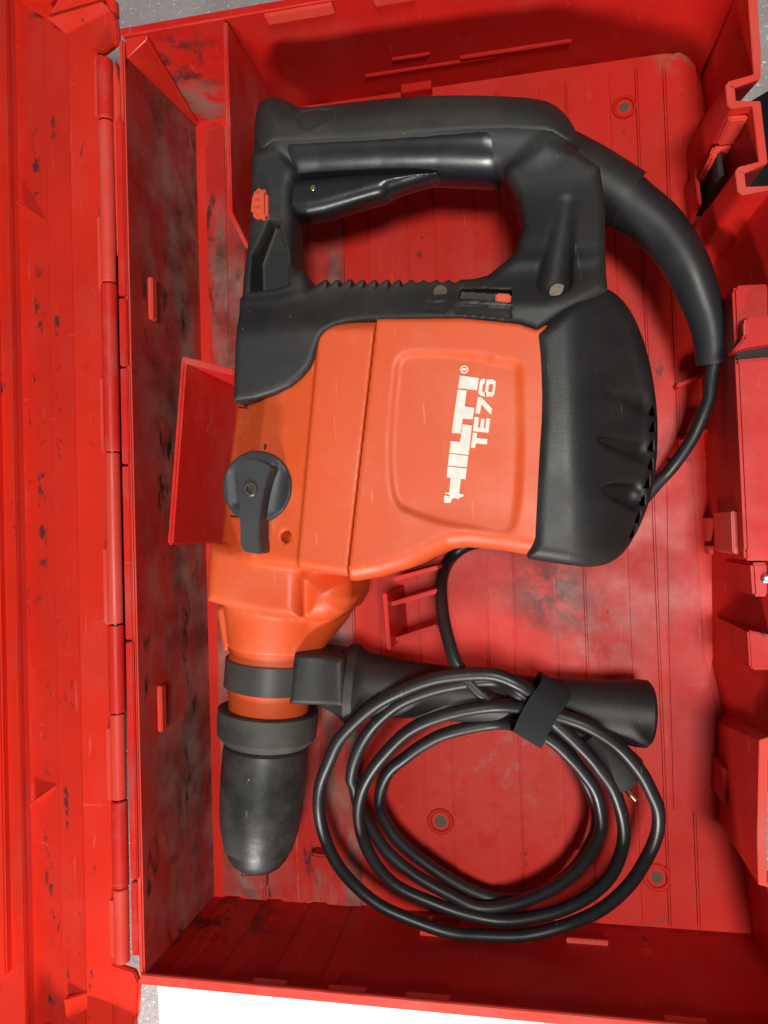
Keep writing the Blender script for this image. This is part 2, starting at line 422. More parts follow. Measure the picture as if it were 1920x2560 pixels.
def chaikin(P, n=2):
    P = np.asarray(P, float)
    for _ in range(n):
        Q = np.roll(P, -1, 0); P = np.stack([.75 * P + .25 * Q, .25 * P + .75 * Q], 1).reshape(-1, 2)
    return P
def sstep(a, b, x):
    t = np.clip((x - a) / (b - a), 0, 1); return t * t * (3 - 2 * t)

# ================================================================== SETTING
def sheet(name, x0, x1, y0, y1, z, mat):
    me = mesh_from([(x0, y0, z), (x1, y0, z), (x1, y1, z), (x0, y1, z)], [(0, 1, 2, 3)], name)
    o = finish(me, name, mat, None, 0); o['kind'] = 'structure'; return o
Z_TABLE = -.006
sheet('tabletop', -1.2, 1.2, -1.2, 1.2, Z_TABLE, 'table')

# ================================================================== TOOL CASE
H = .0913; X0, X1, Y0, Y1 = -.16635, .16635, -.27, .27; DR = .002
case = thing('tool_case', 'open scuffed red plastic tool case with its lid folded back', 'tool case', (0, 0, Z_TABLE))
floor = box('floor_plate', X0 - .002, X1 + .012, Y0 - .002, Y1 + .002, Z_TABLE, .0001, 'red_floor', case, 0)

# floor strips: raised ribs run along the case
fy_top, fy_bot = Y1 - .001, Y0 + .001
strip_src = [(512, 560), (566, 612), (618, 690), (696, 760), (765, 848), (853, 912), (917, 1008), (1013, 1076), (1081, 1174), (1179, 1240), (1245, 1343), (1348, 1413), (1418, 1520), (1526, 1588), (1594, 1655), (1664, 1745)]
raised = [0, 1, 0, 0, 1, 0, 1, 0, 1, 0, 1, 0, 1, 0, 1, 1]
for (a, b), up in zip(strip_src, raised):
    xa, xb = U((a - 2.7, 300), 0)[0], U((b + 2.7, 300), 0)[0]
    sl = -.012                                        # strips follow the case walls
    zt = (.0030 if up else .0009) + random.uniform(-.00015, .00015)
    ya, yb = fy_bot, fy_top - (.0 if up else .001)
    r = min(.009, (xb - xa) * .42)
    P = [(xa, ya), (xb, ya), (xb, yb - r), (xb - r * .35, yb - r * .3), (xb - r, yb), (xa + r, yb), (xa + r * .35, yb - r * .3), (xa, yb - r)]
    mat = 'red_grime_floor' if a < 800 else 'red_floor'
    loft('floor_strip', [(x, y, -.0010) for x, y in P], [(x, y, zt) for x, y in P], mat, floor, .0012)

def screw_boss(src, r, mat='red'):
    p = U(src, .002)
    a = Vector((p[0], p[1], -.001))
    o = lathe('screw_boss', a, a + Vector((0, 0, 1)), [(0, r), (.0026, r), (.0031, r * .93), (.0031, r * .74), (.0012, r * .62), (.0012, 0.0001)], mat, floor, 32)
    lathe('screw', a + Vector((0, 0, .001)), a + Vector((0, 0, 1)), [(0, r * .5), (.0009, r * .48), (.0014, r * .2)], 'tan', floor, 20)
screw_boss((1561, 266), .0075); screw_boss((1101, 2055), .0085); screw_boss((1643, 2195), .0085); 

# ---- walls: each a sloped slab with a rim
def wall(name, inner, thick, mat, rim='red_edge'):
    """inner: list of (bottom xyz, top xyz); outward offset thick (vector list)"""
    n = len(inner); vs = []; fs = []
    for i, (b, t) in enumerate(inner):
        b0 = inner[max(i - 1, 0)][1]; b1 = inner[min(i + 1, n - 1)][1]
        d = (Vector(b1) - Vector(b0)); d.z = 0; d.normalize(); nrm = Vector((d.y, -d.x, 0)) * thick
        vs += [Vector(b), Vector(t), Vector(t) + nrm, Vector(b) + nrm]
    for i in range(n - 1):
        o = 4 * i; q = 4 * (i + 1)
        for k in range(4): fs.append((o + k, q + k, q + (k + 1) % 4, o + (k + 1) % 4))
    fs.append((0, 1, 2, 3)); fs.append(tuple(4 * (n - 1) + k for k in (3, 2, 1, 0)))
    me = mesh_from(vs, fs, name); bm = bmesh.new(); bm.from_mesh(me)
    o = bm_done(bm, name, mat, case, .0009, 2)
    o.data.materials.append(MATS[rim])
    for p in o.data.polygons:
        if p.normal.z > .8 and p.center.z > H - .002: p.material_index = 1
    return o
zb = -.0055
# back wall, rounded into the right corner
RC = .020
back = []
for x in np.linspace(X0 - .001, X1 - RC, 9): back.append(((x, Y1, zb), (x - (DR if x < -.15 else 0), Y1 + DR, H)))
for k in range(1, 7):
    a = math.pi / 2 * (1 - k / 6)
    cx, cy = X1 - RC, Y1 - RC
    back.append(((cx + RC * math.cos(a), cy + RC * math.sin(a), zb), (cx + (RC + DR * 2) * math.cos(a), cy + (RC + DR) * math.sin(a), H)))
front = [((x, Y0, zb), (x, Y0 - DR, H)) for x in np.linspace(X0 - .0055, X1 + .016, 10)]
wf = wall('wall', front, .004, 'red_wall')
left = [((X0, y, zb), (X0 - DR, y, H)) for y in np.linspace(Y1 + .0005, Y0 - .0005, 10)]
wl = wall('wall', left, .0035, 'red_grime')
# right wall: meanders round the latch pockets
def pr(b, t): return (tuple(U(b, zb)), tuple(U(t, H)))
pts = [((X1, Y1 - RC - .001, zb), (X1 + 2 * DR, Y1 - RC, H)),
       pr((1745, 190), (1880, 130)), pr((1761, 288), (1884, 186)), pr((1709, 393), (1822, 203)), pr((1709, 402), (1814, 214)),
       pr((1716, 480), (1818, 262)), pr((1722, 492), (1828, 272)), pr((1752, 500), (1881, 263)), pr((1770, 575), (1897, 404)),
       pr((1722, 590), (1846, 417)), pr((1716, 596), (1838, 428)), pr((1722, 650), (1844, 478)), pr((1728, 662), (1856, 488)), pr((1758, 690), (1932, 472)),
       pr((1760, 800), (1950, 700)), pr((1768, 1640), (1962, 1720)), pr((1800, 1780), (1930, 1840)), pr((1783, 1800), (1898, 1850)), pr((1787, 2030), (1893, 2100)), pr((1790, 2045), (1896, 2212)), pr((1847, 2130), (1945, 2225)),
       ((X1 + .010, Y0 - .001, zb), (X1 + .014, Y0 - DR, H))]
wb = wall('wall', back + pts[1:], -.0042, 'red_wall')
wr = wb
# rim lip along the walls' tops
def lip(p, q, wdt, ht, mat='red_edge', parent=case, nm='rim'):
    p = Vector(p); q = Vector(q); d = (q - p).normalized(); n = Vector((-d.y, d.x, 0)) * wdt
    P = [p, q, q + n, p + n]
    return loft(nm, [v + Vector((0, 0, -.0015)) for v in P], [v + Vector((0, 0, ht)) for v in P], mat, parent, .0005)
lip((X1 + .016, Y0 - DR - .0008, H), (X0 - .004, Y0 - DR - .0008, H), -.0036, .0010)
lip((X0 - .004, Y1 + DR + .0008, H), (X1 - RC, Y1 + DR + .0008, H), .0036, .0010, 'red')
# tabs moulded on rims and walls
def tab_on(wallobj, src, z0, z1, y, depth, mat='red_edge', nm='tab'):
    xa = U((src[0], src[2]), z1)[0]; xb = U((src[1], src[2]), z1)[0]
    box(nm, min(xa, xb), max(xa, xb), min(y, y + depth), max(y, y + depth), z0, z1, mat, wallobj, .0004)
for a, b in ((1010, 1122), (815, 910), (625, 710), (1660, 1770)):
    tab_on(wf, (a, b, 2480), H - .006, H + .0012, Y0 - DR * .9, .0025)
for a, b in ((933, 1036), (660, 830)):
    tab_on(wb, (a, b, 20), H - .008, H - .0005, Y1 + DR * .9, -.0022)
for a, b, v, z in ((1417, 1521, 2372, .022), (1275, 1330, 2365, .022), (1050, 1150, 2345, .026), (1072, 1150, 2296, .008)):
    tab_on(wf, (a, b, v), z, z + .0022, Y0 - .001, .0032, 'red_edge', 'slit_rib')
# ledge along the back wall
for a, b, v, z, dpt in ((912, 1240, 170, .024, .0009), (1150, 1430, 135, .028, .0013), (980, 1075, 165, .036, .0007)):
    tab_on(wb, (a, b, v), z - .0018, z, Y1 + .0012, -dpt - .0012, 'red_wall', 'ledge')
tab_on(wb, (1003, 1078, 225), .0, .008, Y1 + .001, -.006, 'red', 'tab')
# upright flutes on the front wall
for sx in (585, 690, 800, 905):
    x = U((sx, 2300), 0)[0]
    loft('wall_rib', [(x - .006, Y0 - .0005, 0), (x + .006, Y0 - .0005, 0), (x + .005, Y0 + .0010, 0), (x - .005, Y0 + .0010, 0)],
         [(x - .006, Y0 - DR - .0003, H - .003), (x + .006, Y0 - DR - .0003, H - .003), (x + .005, Y0 - DR + .0010, H - .003), (x - .005, Y0 - DR + .0010, H - .003)], 'red_wall', wf, .0005)
# guide tabs on the grimy hinge-side wall
for (u, v0, v1) in ((346, 695, 800), (372, 1715, 1830)):
    a = U((u, v0), .072); b = U((u, v1), .072)
    box('guide_tab', X0 - .001, X0 + .0022, b[1], a[1], .066, .072, 'red_edge', wl, .0006)
# sloped corner web between the hinge wall and the back wall
loft('corner_web', [(X0, Y1, 0), (X0 + .002, Y1, 0), (X0 + .002, Y1 - .003, 0), (X0, Y1 - .003, 0)],
     [(X0 - DR, Y1 + DR, H - .001), (X0 + .013, Y1 + DR, H - .001), (X0 + .011, Y1 + DR - .003, H - .002), (X0 - DR, Y1 - .010, H - .002)], 'red_lid', wb, .0008)
# thin upright divider by the back wall
da, db, dc = U((562, 60), H), U((561, 530), H), U((612, 597), .072)
xd = (da[0] + db[0]) / 2
bm = bmesh.new()
prof = [(Y1 + .001, 0), (Y1 + .001, H - .001), (db[1], H - .001), (dc[1] - .002, .066), (dc[1] - .008, 0)]
vsA = [bm.verts.new((xd, y, z)) for y, z in prof]; vsB = [bm.verts.new((xd + .0026, y, z)) for y, z in prof]
bm.faces.new(vsA); bm.faces.new(vsB[::-1])
for i in range(5): bm.faces.new((vsA[i], vsB[i], vsB[(i + 1) % 5], vsA[(i + 1) % 5]))
bm_done(bm, 'divider', 'red_saddle', case, .0006)
# saddle bracket that carries the tool
def upright(name, p, q, thick, z0, z1, mat, parent, bevel=.0007, side=1):
    p = Vector((p[0], p[1], 0)); q = Vector((q[0], q[1], 0)); d = (q - p).normalized(); n = Vector((d.y, -d.x, 0)) * thick * side
    P = [p, q, q + n, p + n]
    return loft(name, [v + Vector((0, 0, z0)) for v in P], [v + Vector((0, 0, z1)) for v in P], mat, parent, bevel)
sad = upright('saddle_bracket', U((452, 892), .084), U((417, 1362), .084), .0034, -.001, .084, 'red_saddle', case, .0012, side=-1)
pa = U((455, 890), .084); pb = U((590, 925), .075)
loft('bracket_rib', [(pa[0], pa[1], 0), (pa[0] + .05, pa[1] - .002, 0), (pa[0] + .05, pa[1] - .006, 0), (pa[0], pa[1] - .004, 0)],
     [(pa[0], pa[1], .0845), (pb[0], pb[1], .079), (pb[0], pb[1] - .004, .079), (pa[0], pa[1] - .004, .0845)], 'red_saddle', sad, .0007)
br = upright('cord_bracket', U(B2((1005, 420))[0], .064), U(B2((1030, 748))[0], .064), .0024, -.001, .064, 'red', case, side=-1)
for (p, q, z) in (((1030, 480), (1320, 395), .050), ((1042, 690), (1320, 600), .046), ((1060, 330), (1320, 262), .054)):
    upright('bracket_rib', U(B2(p)[0], z), U(B2(q)[0], z), .0026, -.001, z, 'red', br)
# small dirty catch in the chuck corner
prism('floor_catch', B5((590, 540), (730, 560), (740, 640), (590, 620)), -.001, .012, 'red_grime_floor', floor, .0012)
prism('floor_catch', B5((180, 660), (330, 650), (330, 750), (190, 750)), -.001, .008, 'red_grime_floor', floor, .0012)
for p, q in (((620, 570), (600, 980)), ((575, 1500), (590, 1840))):
    a, b = U(p, .006), U(q, .006); upright('floor_rib', a, b, .0022, -.001, .007, 'red_grime_floor', floor)
# arc rib in the floor under the cord coil
arc = [U(p, .004) for p in catmull([np.array(p) for p in B6((540, 30), (575, 160), (590, 290), (570, 420), (545, 515))], 5)]
inn = [Vector((a[0], a[1], 0)) for a in arc]; outr = [v + Vector((.004, 0, 0)) for v in inn]
Pp = inn + outr[::-1]
loft('arc_rib', [v + Vector((0, 0, -.001)) for v in Pp], [v + Vector((0, 0, .0045)) for v in Pp], 'red', floor, .0006)
# right ledge step
prism('floor_step', [(1662, 1150), (1733, 1150), (1748, 1400), (1765, 1640), (1795, 1780), (1785, 2030), (1680, 2030), (1668, 1600)], -.001, .0042, 'red', floor, .0012)

# ---- latch housing block on the right wall
ZB = .078
blk = prism('latch_housing', [(1832, 724), (1840, 712), (1990, 705), (1990, 1402), (1862, 1402)], -.003, ZB, 'red', case, .0022)
# latch block sits on its foot inside the wall: lever, dark bar for the slot's shade, panel, lug, rivet
prism('latch_lever', R2((700, 540), (725, 512), (1000, 500), (1000, 740), (700, 790), (585, 830), (690, 700)), ZB - .002, ZB + .009, 'red', blk, .0022)
prism('latch_edge', R2((692, 600), (704, 530), (742, 520), (740, 700), (695, 690)), ZB, ZB + .0098, 'red_edge', blk, .0012)
prism('latch_slot_shade', R2((618, 815), (1000, 770), (1000, 862), (632, 892)), ZB - .002, ZB + .0009, 'dark', blk, .0003)  # solid dark bar, paints the shade inside the slot
prism('latch_panel', R2((622, 900), (1000, 868), (1000, 2560), (700, 2560)), ZB - .002, ZB + .0028, 'red', blk, .0015)
lug = prism('latch_lug', R3((752, 440), (1000, 430), (1000, 732), (772, 732)), -.002, ZB - .004, 'red', case, .0015)
p = U(R3((890, 574))[0], ZB - .003); a = Vector((p[0], p[1], ZB - .0045))
lathe('rivet', a, a + Vector((0, 0, 1)), [(0, .0030), (.0012, .0030), (.0022, .0023), (.0027, .001)], 'rivet', lug, 24)
prism('latch_slot_shade', R3((712, 728), (1000, 728), (1000, 808), (704, 806)), .0, .040, 'dark', lug, .0003)  # dark bar in place of the shaded gap under the lug
prism('latch_panel', R3((724, 1022), (1000, 1080), (1000, 1366), (770, 1366), (742, 1345)), .010, ZB - .002, 'red', case, .0016)
prism('latch_tab', R3((580, -10), (640, -10), (655, 370), (595, 352)), .030, ZB - .010, 'red_edge', case, .0006)
prism('latch_tab', R3((378, 45), (440, 45), (410, 255), (385, 255)), .0, .016, 'red_edge', case, .0006)
prism('latch_tab', R3((388, 290), (440, 285), (432, 370), (396, 365)), .0, .016, 'red_edge', case, .0006)
# cord guide shelves
for (p, q, z) in (((105, 1105), (350, 995), .012), ((130, 1555), (400, 1475), .012)):
    upright('guide_shelf', U(R2(p)[0], z), U(R2(q)[0], z), .0026, -.001, z, 'red', case)
# clips in the two pockets
def clip(Rf, tabp, slotp, hookp):
    prism('clip_tab', Rf(*tabp), .004, .030, 'red_saddle', case, .0006)
    prism('clip_slot_shade', Rf(*slotp), .0, .0565, 'dark', case, .0003)  # solid dark piece drawn for the shade in the clip's slot
    prism('clip_hook', Rf(*hookp), .03, .059, 'red_edge', case, .0018)
clip(R1, ((262, 1465), (295, 1460), (330, 1770), (300, 1770)), ((455, 1300), (485, 1280), (522, 1520), (468, 1520)), ((395, 1330), (430, 1250), (600, 1225), (600, 1262), (480, 1285), (445, 1370), (400, 1365)))
clip(R4, ((510, -10), (600, 20), (590, 300), (505, 305)), ((738, 180), (762, 180), (750, 450), (722, 420)), ((655, 118), (720, 140), (800, 150), (800, 182), (690, 165)))
prism('clip_hook', R1((555, 990), (730, 985), (725, 1030), (565, 1045)), .06, .085, 'red_edge', case, .0008)
prism('clip_hook', R4((835, 0), (990, 0), (990, 250), (860, 215), (840, 150)), .05, .082, 'red_edge', case, .0016)

# ---- hinge and lid
hx0 = U((262, 160), H + .002); hx1 = U((306, 2392), H + .002)
ha, hb = Vector(hx0), Vector(hx1); hd = (hb - ha); HL = hd.length; hd.normalize()
def hinge_at(v): # distance along the hinge for a photo row
    t = (v - 160) / (2392 - 160); return t * HL
joints = [148, 308, 723, 1148, 1576, 1795, 2008, 2222, 2405]
lid = box('lid', -.2825, -.262, Y0 - .012, Y1 + .012, Z_TABLE, H - .006, 'red_lid', case, .001)
for k in range(len(joints) - 1):
    s0, s1 = hinge_at(joints[k]) + .0004, hinge_at(joints[k + 1]) - .0004
    r = .0046 if k % 2 == 0 else .0043
    lathe('hinge_knuckle', ha + hd * s0, hb, [(0, r - .0006), (.0006, r), (s1 - s0 - .0006, r), (s1 - s0, r - .0006)], 'red_edge' if k % 2 else 'red_saddle', case, 24)
tube('hinge_pin', [ha + hd * .002, hb - hd * .002], .0018, 'steel', case, 8)
# strips either side of the knuckles
def strip(name, src, z0, z1, mat, parent=case, bevel=.0006): return prism(name, src, z0, z1, mat, parent, bevel)
strip('hinge_leaf', A1((742, 385), (775, 560), (775, 1659), (755, 1659), (720, 520)) , .080, H + .0006, 'red_edge')
for v0, v1 in ((300, 740), (745, 915), (920, 1160), (1165, 1600), (1605, 2200), (2205, 2390)):
    f = lambda v: 283 + (v - 160) * (328 - 283) / (2392 - 160)
    strip('hinge_leaf', [(f(v0) + 1, v0), (f(v0) + 20, v0), (f(v1) + 20, v1), (f(v1) + 1, v1)], .074, H + random.uniform(.0005, .0022), 'red_saddle')
for v0, v1 in ((140, 290), (540, 720), (945, 1130), (1372, 1560), (1820, 2000), (2250, 2395)):
    f = lambda v: 246 + (v - 160) * (286 - 246) / (2392 - 160)
    strip('hinge_leaf', [(f(v0) - 12, v0), (f(v0) + 12, v0), (f(v1) + 12, v1), (f(v1) - 12, v1)], H - .006, H + random.uniform(.0012, .0028), 'red_edge', lid)
# lid profile: pieces run the length of the case, following the hinge line
def lidx(u1280, v): return u1280 + (v - 1280) * (305 - 262) / (2392 - 160)
def lid_strip(name, ua, za, ub, zb_, mat, v0=60, v1=2520, thick=.004, bevel=.0008):
    a0, a1 = U((lidx(ua, v0), v0), za), U((lidx(ua, v1), v1), za)
    b0, b1 = U((lidx(ub, v0), v0), zb_), U((lidx(ub, v1), v1), zb_)
    ya, yb = a0[1], a1[1]
    top = [Vector(a0), Vector((b0[0], a0[1], zb_)), Vector((b1[0], a1[1], zb_)), Vector(a1)]
    return loft(name, [v - Vector((0, 0, thick)) for v in top], top, mat, lid, bevel)
ZF = H - .001
fl = prism('lid_flange', R5((868, 445), (1440, 132), (1500, 200), (1530, 420), (1530, 540), (1330, 690), (1235, 660)) + [(264, 150), (300, 2400)] + B4((735, 1275), (870, 1320), (900, 1400), (890, 1620), (860, 1659), (430, 1659), (408, 1500)) + [(214, 2480), (191, 1280)], ZF - .004, ZF, 'red_lid', lid, .0008)
lid_strip('lid_side', 193, ZF - .0004, 133, ZF - .0060, 'red_gutter', -20, 2600, .004, .0003)
lid_strip('lid_gutter', 134, ZF - .0060, 58, ZF - .0150, 'red_gutter', -160, 2740, .004, .0003)
lid_strip('lid_edge', 61, ZF - .0150, 40, ZF - .0060, 'red_edge', -160, 2740, .004, .0012)
lid_strip('lid_panel', 41, ZF - .0062, -160, ZF - .0320, 'red_lid', -160, 2740, .004)
for v, dv in ((500, -45), (2010, 45)):
    a = U((lidx(56, v), v), ZF - .006); b = U((lidx(120, v + dv * -1), v + dv * -1), ZF - .004)
    upright('lid_rib', a, b, .0016, ZF - .017, ZF - .0062, 'red_lid', lid, .0005)
# sloped end faces of the lid
def endplate(near, far, zn, zf, mat='red_lid'):
    P = [Vector(U(p, zn)) for p in near] + [Vector(U(p, zf)) for p in far]
    return loft('lid_end', [v - Vector((0, 0, .005)) for v in P], P, mat, lid, .0006)
endplate(R5((872, 445), (1440, 130)), R5((1330, 10), (600, 225)), ZF + .0004, ZF + .006)
endplate(R5((1440, 130), (1500, 210)), R5((1490, -30), (1330, 0)), ZF - .001, ZF + .003)
endplate(R5((598, 222), (900, 0)), R5((900, -200), (240, -15)), ZF - .004, ZF + .010)
endplate(R5((1330, 8), (600, 222)), R5((860, -200), (1500, -200)), ZF + .004, ZF + .009)
endplate(B4((200, 1640), (412, 1500)), B4((430, 1900), (120, 1900)), ZF - .018, ZF + .010)
endplate(B4((412, 1500), (560, 1400)), B4((560, 1900), (420, 1900)), ZF - .006, ZF + .012)
endplate(B4((560, 1405), (735, 1470)), B4((735, 1900), (560, 1900)), ZF - .002, ZF + .012)
endplate(B4((735, 1470), (862, 1545)), B4((880, 1900), (735, 1900)), ZF - .002, ZF + .010)

# ================================================================== ROTARY HAMMER
ham = thing('rotary_hammer', 'orange and black rotary hammer drill lying on its side in the red case', 'hammer drill', tuple(U((760, 1300), 0)))
ZC = .055
# chuck axis
axA = U(B2((388, 560))[0], ZC); axB = U((520 + 280 / 2.304, 1900 + 640 / 2.304), ZC)
axd = (axB - axA); AL = float(np.linalg.norm(axd)); axd = axd / AL
def along(src): return float((U(src, ZC) - axA) @ axd)
def AX(s): return axA + axd * s
H_RES = .00095
GBASE = DD((512, 640), (560, 640), (660, 625), (700, 600), (985, 600), (1060, 600), (1110, 560), (1290, 560), (1303, 628), (1160, 716), (1120, 703), (1000, 690), (790, 692), (750, 697), (722, 706), (705, 718), (694, 732), (686, 752), (680, 775), (670, 795), (655, 812), (630, 832), (590, 850), (550, 862), (502, 868), (505, 800), (508, 720))
GB = W2(GBASE, .1005)
# --- gear housing (orange, front half)
seam_t = np.array(U(DD((818, 690))[0], .098)[:2]); seam_b = np.array(U(DD((756, 1242))[0], .098)[:2])
sd = seam_b - seam_t; sd /= np.linalg.norm(sd); sn = np.array([-sd[1], sd[0]])
if sn[0] < 0: sn = -sn                                   # points towards the motor
crt = np.array(U(DD((692, 755))[0], .1)[:2]); crb = np.array(U(DD((652, 1190))[0], .1)[:2])
cd = crb - crt; cd /= np.linalg.norm(cd); cn = np.array([-cd[1], cd[0]]);
if cn[0] < 0: cn = -cn
TOP = .1045
def gear_top(X, Y):
    dl = -((X - crt[0]) * cn[0] + (Y - crt[1]) * cn[1])    # metres left of the crease
    t = TOP - .0025 * sstep(-.0005, .0022, dl) - np.clip(dl, 0, 1) * .17 - np.clip(dl - .030, 0, 1) * .55
    t = t - .010 * sstep(0, .003, dl - .000) * 0
    return t
g = Grid((-.16, -.10, -.004), (.03, .16, .122), H_RES)
gp = W2(DD((520, 715), (880, 715), (830, 1250), (660, 1225), (560, 1215), (466, 1205), (468, 1150), (474, 1080), (481, 1020), (490, 965), (498, 905), (505, 850)), .080)
Fg = g.extrude(g.poly(gp), .003, gear_top(g.X, g.Y), .007)
gp2 = W2(DD((467, 1170), (560, 1185), (640, 1200), (661, 1212), (657, 1332), (600, 1327), (520, 1313), (460, 1296), (462, 1240)), .080)
Fg = smin(Fg, g.extrude(g.poly(gp2), .008, .0925, .007), .004)
gp3 = W2(DD((650, 1205), (757, 1238), (770, 1248), (768, 1290), (752, 1318), (725, 1333), (690, 1337), (674, 1330)), .062)
Fg = smin(Fg, g.extrude(g.poly(gp3), .012, .0865, .016), .005)
nk0 = AX(along(DD((575, 1262))[0])); nk1 = AX(along(DD((575, 1398))[0]))
Fg = smin(Fg, g.cyl(nk0, nk1, .0338, .0266, .0015), .004)
lobe0 = U(DD((690, 1300))[0], .050); lobe1 = U(DD((655, 1362))[0], .052)
Fg = smin(Fg, g.capsule(lobe0, lobe1, .0200, .0165), .004)
# rib on the nose
Fg = smin(Fg, g.capsule(U(DD((484, 1318))[0], .06), U(DD((490, 1398))[0], .06), .004, .0022), .002)
# seam plane
dpl = ((g.x - seam_t[0]) * sn[0] + (g.y - seam_t[1]) * sn[1])
Fg = smax(Fg, dpl + .0003 + 0 * g.z, .0008)
# knob boss and small scoop
kc = U(KK((690, 880))[0], .098)
Fg = smin(Fg, g.cyl((kc[0], kc[1], .07), (kc[0] + 1e-6, kc[1], .0965), .0212, .0208, .001), .003)
Fg = smax(Fg, -g.capsule(U(KK((1000, 1600))[0], .104), U(KK((1250, 1720))[0], .094), .0014, .0052), .0012)
Fg = smax(Fg, -g.extrude(g.poly(GB), .010, .2, .0005), .0012)
gear = nets(g, Fg, 'gear_housing', 'orange', ham)
# --- motor housing (orange, rear half)
g = Grid((-.09, -.06, .004), (.09, .15, .118), H_RES)
mp = W2(DD((780, 700), (1150, 700), (1215, 730), (1215, 1190), (1150, 1196), (1085, 1185), (1020, 1179), (985, 1183), (950, 1199), (905, 1221), (850, 1238), (800, 1247), (740, 1246)), .066)
panel = W2(A5((1075, 600), (1130, 545), (1300, 540), (1480, 552), (1640, 570)) + A6((60, 585), (215, 600), (245, 640), (250, 1100), (238, 1400), (205, 1600), (100, 1625)) + A5((1560, 1590), (1360, 1560), (1180, 1500), (1060, 1440), (1030, 1200), (1045, 900), (1065, 700)), TOP)
dp = g.poly(chaikin(panel, 2))
pfade = 1 - sstep(U(DD((900, 1090))[0], TOP)[1], U(DD((900, 1200))[0], TOP)[1], g.Y)
Fm = g.extrude(g.poly(mp), .014, TOP - .0016 * pfade * sstep(-.001, .0038, -dp), .010)
Fm = smax(Fm, -((g.x - seam_t[0]) * sn[0] + (g.y - seam_t[1]) * sn[1]) + .0003 + 0 * g.z, .0008)
Fm = smax(Fm, -g.extrude(g.poly(GB), .010, .2, .0005), .0012)
motor = nets(g, Fm, 'motor_housing', 'orange', ham)
ZP = TOP - .0016
# --- end cap
g = Grid((.035, -.06, .004), (.145, .15, .118), H_RES)
cpp = DD((1156, 716), (1157, 716), (1230, 673), (1303, 628), (1340, 640), (1374, 676), (1400, 735), (1417, 800), (1428, 880), (1429, 960), (1422, 1030), (1407, 1090), (1382, 1145), (1352, 1190), (1320, 1213), (1285, 1222), (1240, 1220), (1149, 1208), (1148, 1208), (1158, 1000), (1166, 880), (1163, 780))
cp = chaikin(np.array([U((p[0] - 12, p[1]), .104)[:2] if p[0] < 1175 * 1.15732 else U(p, .080)[:2] for p in cpp]), 1)
ctop = .1060 - .030 * sstep(U((1400, 900), .1)[0], U((1690, 900), .1)[0], g.X)
Fc = g.extrude(g.poly(cp), .012, ctop, .0085)
for a, b in (((745, 775), (980, 830)), ((690, 1060), (960, 1105)), ((650, 1335), (900, 1380))):
    pa = U(A6(a)[0], .0965); pb = U(A6(b)[0], .0850)
    Fc = smax(Fc, -g.capsule(pa, pb, .0012, .0075), .003)
for q in ((990, 880), (992, 975), (985, 1085), (985, 1190), (967, 1300), (942, 1402), (912, 1500), (882, 1585)):
    x_, y_ = q; k_ = (y_ - 965) / 620
    tri = W2(A6((x_ + 16 - 10 * k_, y_ - 44), (x_ - 20 - 14 * k_, y_ + 34), (x_ + 20 - 22 * k_, y_ + 40)), .078)
    Fc = np.maximum(Fc, -g.extrude(g.poly(tri), .052, .2, .0003))
cap = nets(g, Fc, 'end_cap', 'cap', ham)
# --- black rear grip
g = Grid((-.16, .045, .010), (.125, .265, .118), H_RES)
yD = lambda v, z=.098: U(DD((900, v))[0], z)[1]
gtopY = .1025 - .0085 * sstep(yD(705), yD(600), g.Y) - .0085 * sstep(yD(590), yD(400), g.Y)
def ext(pts, zr, bot, top, r, ch=1): return g.extrude(g.poly(chaikin(W2(pts, zr), ch) if ch else W2(pts, zr)), bot, top, r)
gbz = [.0935 + .0075 * min(1, max(0, (p[1] / 1.15732 - 615) / 75)) for p in GBASE]
base = g.extrude(g.poly(np.array([U(p, z)[:2] for p, z in zip(GBASE, gbz)])), .016, gtopY, .0035)
Fh = base
BARP = DD((558, 300), (566, 250), (585, 231), (612, 227), (640, 240), (662, 252), (760, 240), (870, 229), (960, 225), (1060, 226), (1150, 231), (1195, 242), (1225, 268), (1246, 305), (1262, 345), (1180, 420), (1100, 400), (900, 392), (640, 402), (560, 420))
bar = ext(BARP, .064, .042, .0862, .0205)
Fh = smin(Fh, bar, .008)
lpp = DD((553, 340), (610, 330), (660, 400), (664, 480), (650, 540), (664, 640), (600, 665), (516, 665), (517, 640), (525, 560), (538, 460))
lpz = [.076 + .0195 * min(1, max(0, (p[1] / 1.15732 - 340) / 290)) for p in lpp]
lp = g.extrude(g.poly(np.array([U(p, z)[:2] for p, z in zip(lpp, lpz)])), .058, gtopY, .0045)
Fh = smin(Fh, lp, .003)
rp = ext(DD((1070, 370), (1180, 300), (1250, 318), (1298, 350), (1308, 420), (1308, 520), (1303, 630), (1180, 700), (1000, 680), (1040, 620), (1110, 560), (1125, 490), (1110, 420)), .086, .046, gtopY, .006, 0)
Fh = smin(Fh, rp, .008)
hole = W2(DD((652, 500), (648, 440), (660, 404), (800, 398), (1060, 392), (1090, 402), (1110, 440), (1122, 490), (1119, 530), (1095, 572), (1050, 596), (1000, 600), (700, 603), (664, 618), (656, 560)), .064)
Fh = smax(Fh, -(g.poly(chaikin(hole, 1))[:, :, None] + 0 * g.z), .006)
# recess in the front post, channel in the rear post
rec = g.extrude(g.poly(W2(A5((280, 20), (285, 236), (420, 220), (500, 195), (470, 0), (410, -190), (360, -200)), .083)), .074, .2, .001)
Fh = smax(Fh, -rec, .002)
ch0 = U(DD((1226, 430))[0], .0900); ch1 = U(DD((1198, 612))[0], .0965)
Fh = smax(Fh, -g.capsule(ch0, ch1, .004, .0085), .003)
